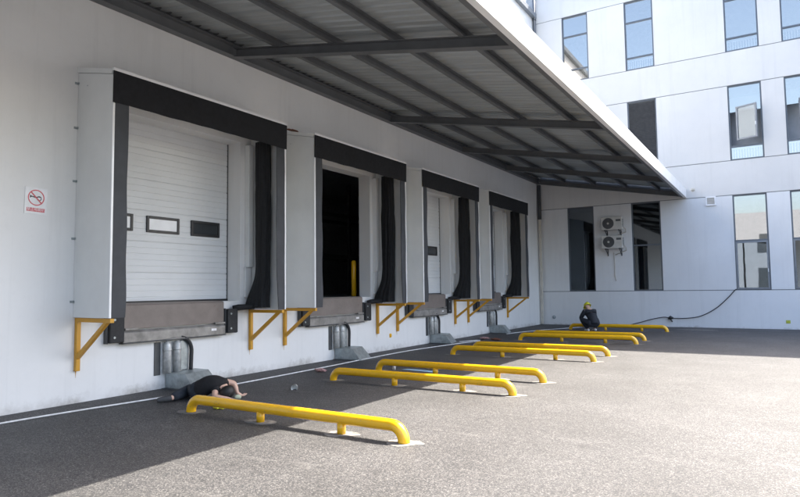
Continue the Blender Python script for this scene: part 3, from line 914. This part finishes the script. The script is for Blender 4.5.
def mid(a, b, t): return tuple(x + (y - x) * t for x, y in zip(a, b))
def shrink(c): return [[(k, p, (r if k[:2] in ('ne', 'an', 'to', 'sk') else (tuple(x * .72 for x in r) if hasattr(r, '__len__') else r * .72))) for k, p, r in c]]
# squatting worker with yellow helmet, facing the dock wall (-x), a little away from the viewer
P2 = empty('person', (2.93, 21.35, 0), R(-44)); tag(P2, 'crouching person in black clothes and yellow helmet by the far yellow rails', 'person')
hips = (.13, 0, .27)
def leg2(s):
    y = .10 * s; k = 'L' if s > 0 else 'R'
    return [[('hip', hips, .13), ('th' + k, (.06, y * 1.5, .29), .095), ('kn' + k, (-.20, y * 2.9, .43), .065), ('sh' + k, (-.10, y * 2.2, .26), .055), ('an' + k, (-.02, y * 1.35, .09), .038), ('to' + k, (-.19, y * 1.5, .035), .034)]]
spine = [[('hip', hips, .13), ('waist', (.09, 0, .42), (.135, .125)), ('chest', (-.04, 0, .60), (.155, .125)), ('sho', (-.13, 0, .71), (.12, .09)), ('neck', (-.20, 0, .775), .055)]]
def arm2(s):
    k = 'L' if s > 0 else 'R'
    return [[('sho', (-.13, 0, .71), .12), ('sj' + k, (-.12, .185 * s, .69), .062), ('el' + k, (-.24, .27 * s, .47), .044), ('wr' + k, (-.42, .14 * s, .36), .027), ('palm' + k, (-.47, .10 * s, .34), .030)]]
hd, ff, uu, ss = head_chains((-.20, 0, .775), (-.262, 0, .865), (-1, 0, -.45), .082)
body = shrink(spine[0]) + shrink(leg2(1)[0]) + shrink(leg2(-1)[0]) + arm2(1) + arm2(-1) + hd
for s, k in ((1, 'L'), (-1, 'R')): body += hand(None, (-.47, .10 * s, .34), (-1, -.3 * s, -.35), (0, 1, 0), k)
bo = skin_mesh('body', M['skin'], body, P2)
def grow(chains, g): return [[(k, p, (tuple(x + g for x in r) if hasattr(r, '__len__') else r + g)) for k, p, r in c] for c in chains]
skin_mesh('jacket', M['jacket'], grow([[('low', (.16, 0, .22), .11)] + spine[0][:4]], .045) + grow([a[0][:4] for a in (arm2(1), arm2(-1))], .030), P2)
skin_mesh('trousers', M['jacket'], grow([leg2(1)[0][:5], leg2(-1)[0][:5]], .026), P2)
for s, k in ((1, 'L'), (-1, 'R')):
    y = .135 * s
    skin_mesh('shoe', M['shoe_white'], [[('a', (.035, y, .05), .045), ('b', (-.06, y * 1.05, .045), .046), ('c', (-.16, y * 1.1, .038), .042), ('d', (-.22, y * 1.12, .032), .03)]], P2)
dome('helmet', M['helmet'], Vector((-.268, 0, .885)), uu, ff, .115, P2, .05, .95)

# worker down on the asphalt beside the nearest rail, bare arm braced on the ground
P1 = empty('person', (1.45, 5.98, 0)); tag(P1, 'person in black shirt bent down on the asphalt behind the nearest yellow rail', 'person')
def W(x, y, z): return (x - 1.45, y - 5.98, z)
hip = W(1.38, 5.97, .15)
sp = [[('hip', hip, (.125, .115)), ('waist', W(1.44, 6.01, .215), (.13, .115)), ('chest', W(1.54, 6.08, .225), (.145, .12)), ('sho', W(1.63, 6.14, .19), (.11, .09)), ('neck', W(1.69, 6.12, .15), .055)]]
lg = [[('hip', hip, .125), ('thL', W(1.25, 6.03, .13), .09), ('knL', W(1.02, 6.14, .095), .06), ('anL', W(1.09, 5.78, .055), .038), ('toL', W(1.05, 5.67, .045), .03)],
      [('hip', hip, .125), ('thR', W(1.30, 5.92, .12), .09), ('knR', W(1.08, 6.00, .12), .06), ('anR', W(1.14, 5.64, .055), .038), ('toR', W(1.07, 5.54, .045), .03)]]
ar = [[('sho', W(1.63, 6.14, .175), .10), ('sjR', W(1.58, 6.17, .245), .060), ('elR', W(1.69, 6.29, .21), .043), ('wrR', W(1.74, 6.30, .075), .028), ('palmR', W(1.75, 6.34, .035), .029)],
      [('sho', W(1.63, 6.14, .175), .10), ('sjL', W(1.60, 6.02, .16), .058), ('elL', W(1.70, 5.92, .07), .043), ('wrL', W(1.84, 6.00, .05), .03), ('palmL', W(1.88, 6.04, .035), .029)]]
hd, ff, uu, ss = head_chains(W(1.69, 6.12, .15), W(1.76, 6.09, .115), (.3, -.7, -.6), .074)
body = shrink(sp[0]) + shrink(lg[0]) + shrink(lg[1]) + ar + hd + hand(None, W(1.75, 6.34, .035), (.2, 1, -.12), (1, -.2, 0), 'R') + hand(None, W(1.88, 6.04, .035), (.8, .6, -.1), (-.6, .8, 0), 'L')
skin_mesh('body', M['skin'], body, P1)
skin_mesh('shirt', M['shirt'], grow([[('low', W(1.27, 5.92, .14), .115)] + sp[0][:4] + [('col', W(1.67, 6.14, .17), .07)]], .026), P1)
for q in (0, 1):
    skin_mesh('sleeve', M['shirt'], [[('a', W(1.60, 6.12, .20), .08), ('b', ar[q][1][1], .078), ('c', mid(ar[q][1][1], ar[q][2][1], .55), .062)]], P1)
skin_mesh('jeans', M['jeans'], grow([[('bk', W(1.46, 6.0, .17), .10)] + l[:4] for l in lg], .026), P1)
for l in lg:
    a = Vector(l[3][1]); b = Vector(l[4][1]); d = (b - a).normalized()
    skin_mesh('shoe', M['shoe'], [[('a', tuple(a - d * .02), .05), ('b', tuple(a + d * .07), .047), ('c', tuple(a + d * .16), .04), ('d', tuple(a + d * .2), .028)]], P1)
dome('hair', M['hair'], Vector(W(1.76, 6.09, .12)), uu, ff, .094, P1, 0, 1., -.3)
skin_mesh('glove', M['glove'], [[('a', W(1.84, 6.14, .04), .03), ('b', W(1.87, 6.19, .05), .04), ('c', W(1.90, 6.23, .035), .028)]], P1)

# ------------------------------------------------------------------ litter
def crumple(name, mat, c, r, seed, lb, cat='litter', sq=.45):
    bm = bmesh.new(); bmesh.ops.create_icosphere(bm, subdivisions=3, radius=1)
    rnd = Vector((seed * 3.1, seed * 1.7, 0))
    for v in bm.verts:
        n = noise.noise(v.co * 2.3 + rnd) * .45 + noise.noise(v.co * 6 + rnd) * .2
        v.co = Vector((v.co.x * r[0], v.co.y * r[1], v.co.z * r[2])) * (1 + n)
    zmin = min(v.co.z for v in bm.verts)
    for v in bm.verts: v.co.z -= zmin
    me = bpy.data.meshes.new(name); bm.to_mesh(me); bm.free(); me.materials.append(mat)
    o = bpy.data.objects.new(name, me); col.objects.link(o); o.location = c
    return tag(o, lb, cat)
M['lit_white'] = plain('litter_white', (.72, .72, .70), .5)
M['lit_red'] = plain('litter_red', (.42, .25, .24), .5, 0, .5, 30)
M['lit_tan'] = plain('litter_tan', (.45, .36, .22), .7, 0, .3, 30)
cup = empty('paper_cup', (1.98, 7.26, .035)); cup.rotation_euler = (R(90), 0, R(35)); cup.scale = (1.3, 1.3, 1.3); tag(cup, 'small white paper cup lying between the two nearest rails', 'cup')
MB().tube([(0, 0, -.05), (0, 0, .04)], [.028, .040], 18, False).tube([(0, 0, .036), (0, 0, .042)], .043, 18, False).build('cup_wall', M['lit_white'], cup)
MB().disc((0, 0, -.05), (0, 0, 1), .028, .003, 18).build('cup_base', M['lit_white'], cup)
bt = empty('plastic_bottle', (2.12, 9.92, 0)); tag(bt, 'small white bottle standing beside the third nearest rail', 'bottle')
MB().tube([(0, 0, .001), (0, 0, .10), (0, 0, .13), (0, 0, .15)], [.032, .032, .016, .014], 14).build('bottle_body', M['lit_white'], bt)
MB().tube([(0, 0, .151), (0, 0, .175)], .016, 12).build('cap', M['sign_white'], bt)
b = MB(); b.prism([(2.25, 9.98), (2.95, 9.90), (3.0, 10.1), (2.3, 10.12)], 'z', .002, .006); tag(b.build('plastic_sheet', M['plastic_blue']), 'pale blue plastic strip lying behind the third nearest rail', 'plastic sheet')
crumple('wrapper', M['lit_red'], (1.03, 9.05, 0), (.13, .07, .03), 1, 'crumpled red and white wrapper beside the white cable')
crumple('cloth_scrap', M['lit_tan'], (2.80, 10.25, 0), (.14, .05, .02), 2, 'flat tan scrap behind the third nearest rail')
crumple('wrapper', M['lit_red'], (.9, 16.9, 0), (.14, .08, .035), 5, 'reddish scrap on the asphalt near the far wheel restraint')
crumple('cloth_scrap', M['brown'], (1.35, 16.7, 0), (.16, .07, .03), 6, 'brown scrap on the asphalt beside a reddish wrapper')
gl = empty('work_glove', (2.12, 5.60, 0), R(15)); tag(gl, 'yellow work glove on the asphalt beside the foot of the nearest rail', 'glove')
skin_mesh('glove_hand', M['helmet'], [[('c', (-.07, 0, .02), .02), ('w', (-.03, 0, .025), .024), ('p', (.02, 0, .028), .028), ('f1', (.06, .025, .022), .011), ('f1b', (.11, .035, .014), .009)],
    [('p', (.02, 0, .028), .028), ('f2', (.065, .005, .024), .011), ('f2b', (.12, .008, .014), .009)], [('p', (.02, 0, .028), .028), ('f3', (.06, -.02, .022), .011), ('f3b', (.11, -.03, .014), .009)],
    [('p', (.02, 0, .028), .028), ('t', (.02, -.05, .018), .010)]], gl)

# ------------------------------------------------------------------ across the yard (mirrored in the office windows)
fb = empty('warehouse_building', (0, 0, 0)); tag(fb, 'white building across the yard, mirrored in the office windows', 'building')
MB().box(-10, 40, -44, -36, 0, 10.3).build('wall', M['far_wall'], fb)
for i in range(10):
    for z in (1.2, 5.4):
        x = -8 + i * 4.9
        MB().box(x, x + 2.0, -35.998, -35.95, z, z + 2.3).build('window', M['far_glass'], fb)
for k, x in enumerate((3.2, 17.0)):
    lp = empty('street_lamp', (x, -11.5, 0)); tag(lp, ['street lamp across the yard, mirrored in the ground floor window', 'street lamp across the yard farther to the right'][k], 'street lamp', 'street lamps across the yard')
    MB().tube([(0, 0, 0), (0, 0, 7.4)], [.09, .05], 12).build('pole', M['dark_steel'], lp)
    MB().box(-.5, .5, -.12, .12, 7.4, 7.5).build('lamp_head', M['dark_steel'], lp)

# ------------------------------------------------------------------ light
sx, sy = .427, .64
el = math.atan(1 / math.hypot(sx, sy)); az = math.atan2(sx, sy)
wd = bpy.data.worlds.new('World'); sc.world = wd; wd.use_nodes = True
nt = wd.node_tree; bg = nt.nodes['Background']
sky = nt.nodes.new('ShaderNodeTexSky'); sky.sky_type = 'NISHITA'; sky.sun_disc = False
sky.sun_elevation = el; sky.sun_rotation = az; sky.air_density = 1.; sky.dust_density = 4.5; sky.ozone_density = 1.
L(nt, sky.outputs[0], bg.inputs['Color']); bg.inputs['Strength'].default_value = .15
sl = bpy.data.lights.new('sun', 'SUN'); sl.energy = 4.5; sl.angle = R(.5); sl.color = (1, .92, .81)
so = bpy.data.objects.new('sun', sl); col.objects.link(so)
so.rotation_euler = Vector((sx, sy, 1)).to_track_quat('Z', 'Y').to_euler(); so.location = (10, 10, 30)

# ------------------------------------------------------------------ camera
f_px, yaw, pit, rol = 607.41, R(31.837), R(3.769), R(-.696)
cam = bpy.data.cameras.new('camera'); co = bpy.data.objects.new('camera', cam); col.objects.link(co); sc.camera = co
cam.sensor_width = 36; cam.sensor_fit = 'HORIZONTAL'; cam.lens = f_px * 36 / 800; cam.clip_end = 900; cam.clip_start = .05
cy_, sy_ = math.cos(yaw), math.sin(yaw); cp, sp_ = math.cos(pit), math.sin(pit)
fw = Vector((-sy_ * cp, cy_ * cp, sp_)); rt = Vector((cy_, sy_, 0)); up = rt.cross(fw)
r2 = rt * math.cos(rol) + up * math.sin(rol); u2 = -rt * math.sin(rol) + up * math.cos(rol)
mt = Matrix((r2, u2, -fw)).transposed().to_4x4(); mt.translation = Vector((8.4474, 0, 1.55)); co.matrix_world = mt

sc.view_settings.view_transform = 'Standard'; sc.view_settings.look = 'None'
sc.view_settings.exposure = 2.14; sc.view_settings.gamma = 1; sc.view_settings.use_curve_mapping = False
sc.render.engine = 'CYCLES'; sc.cycles.use_denoising = True; sc.cycles.max_bounces = 8; sc.cycles.diffuse_bounces = 4
sc.cycles.sample_clamp_indirect = 8
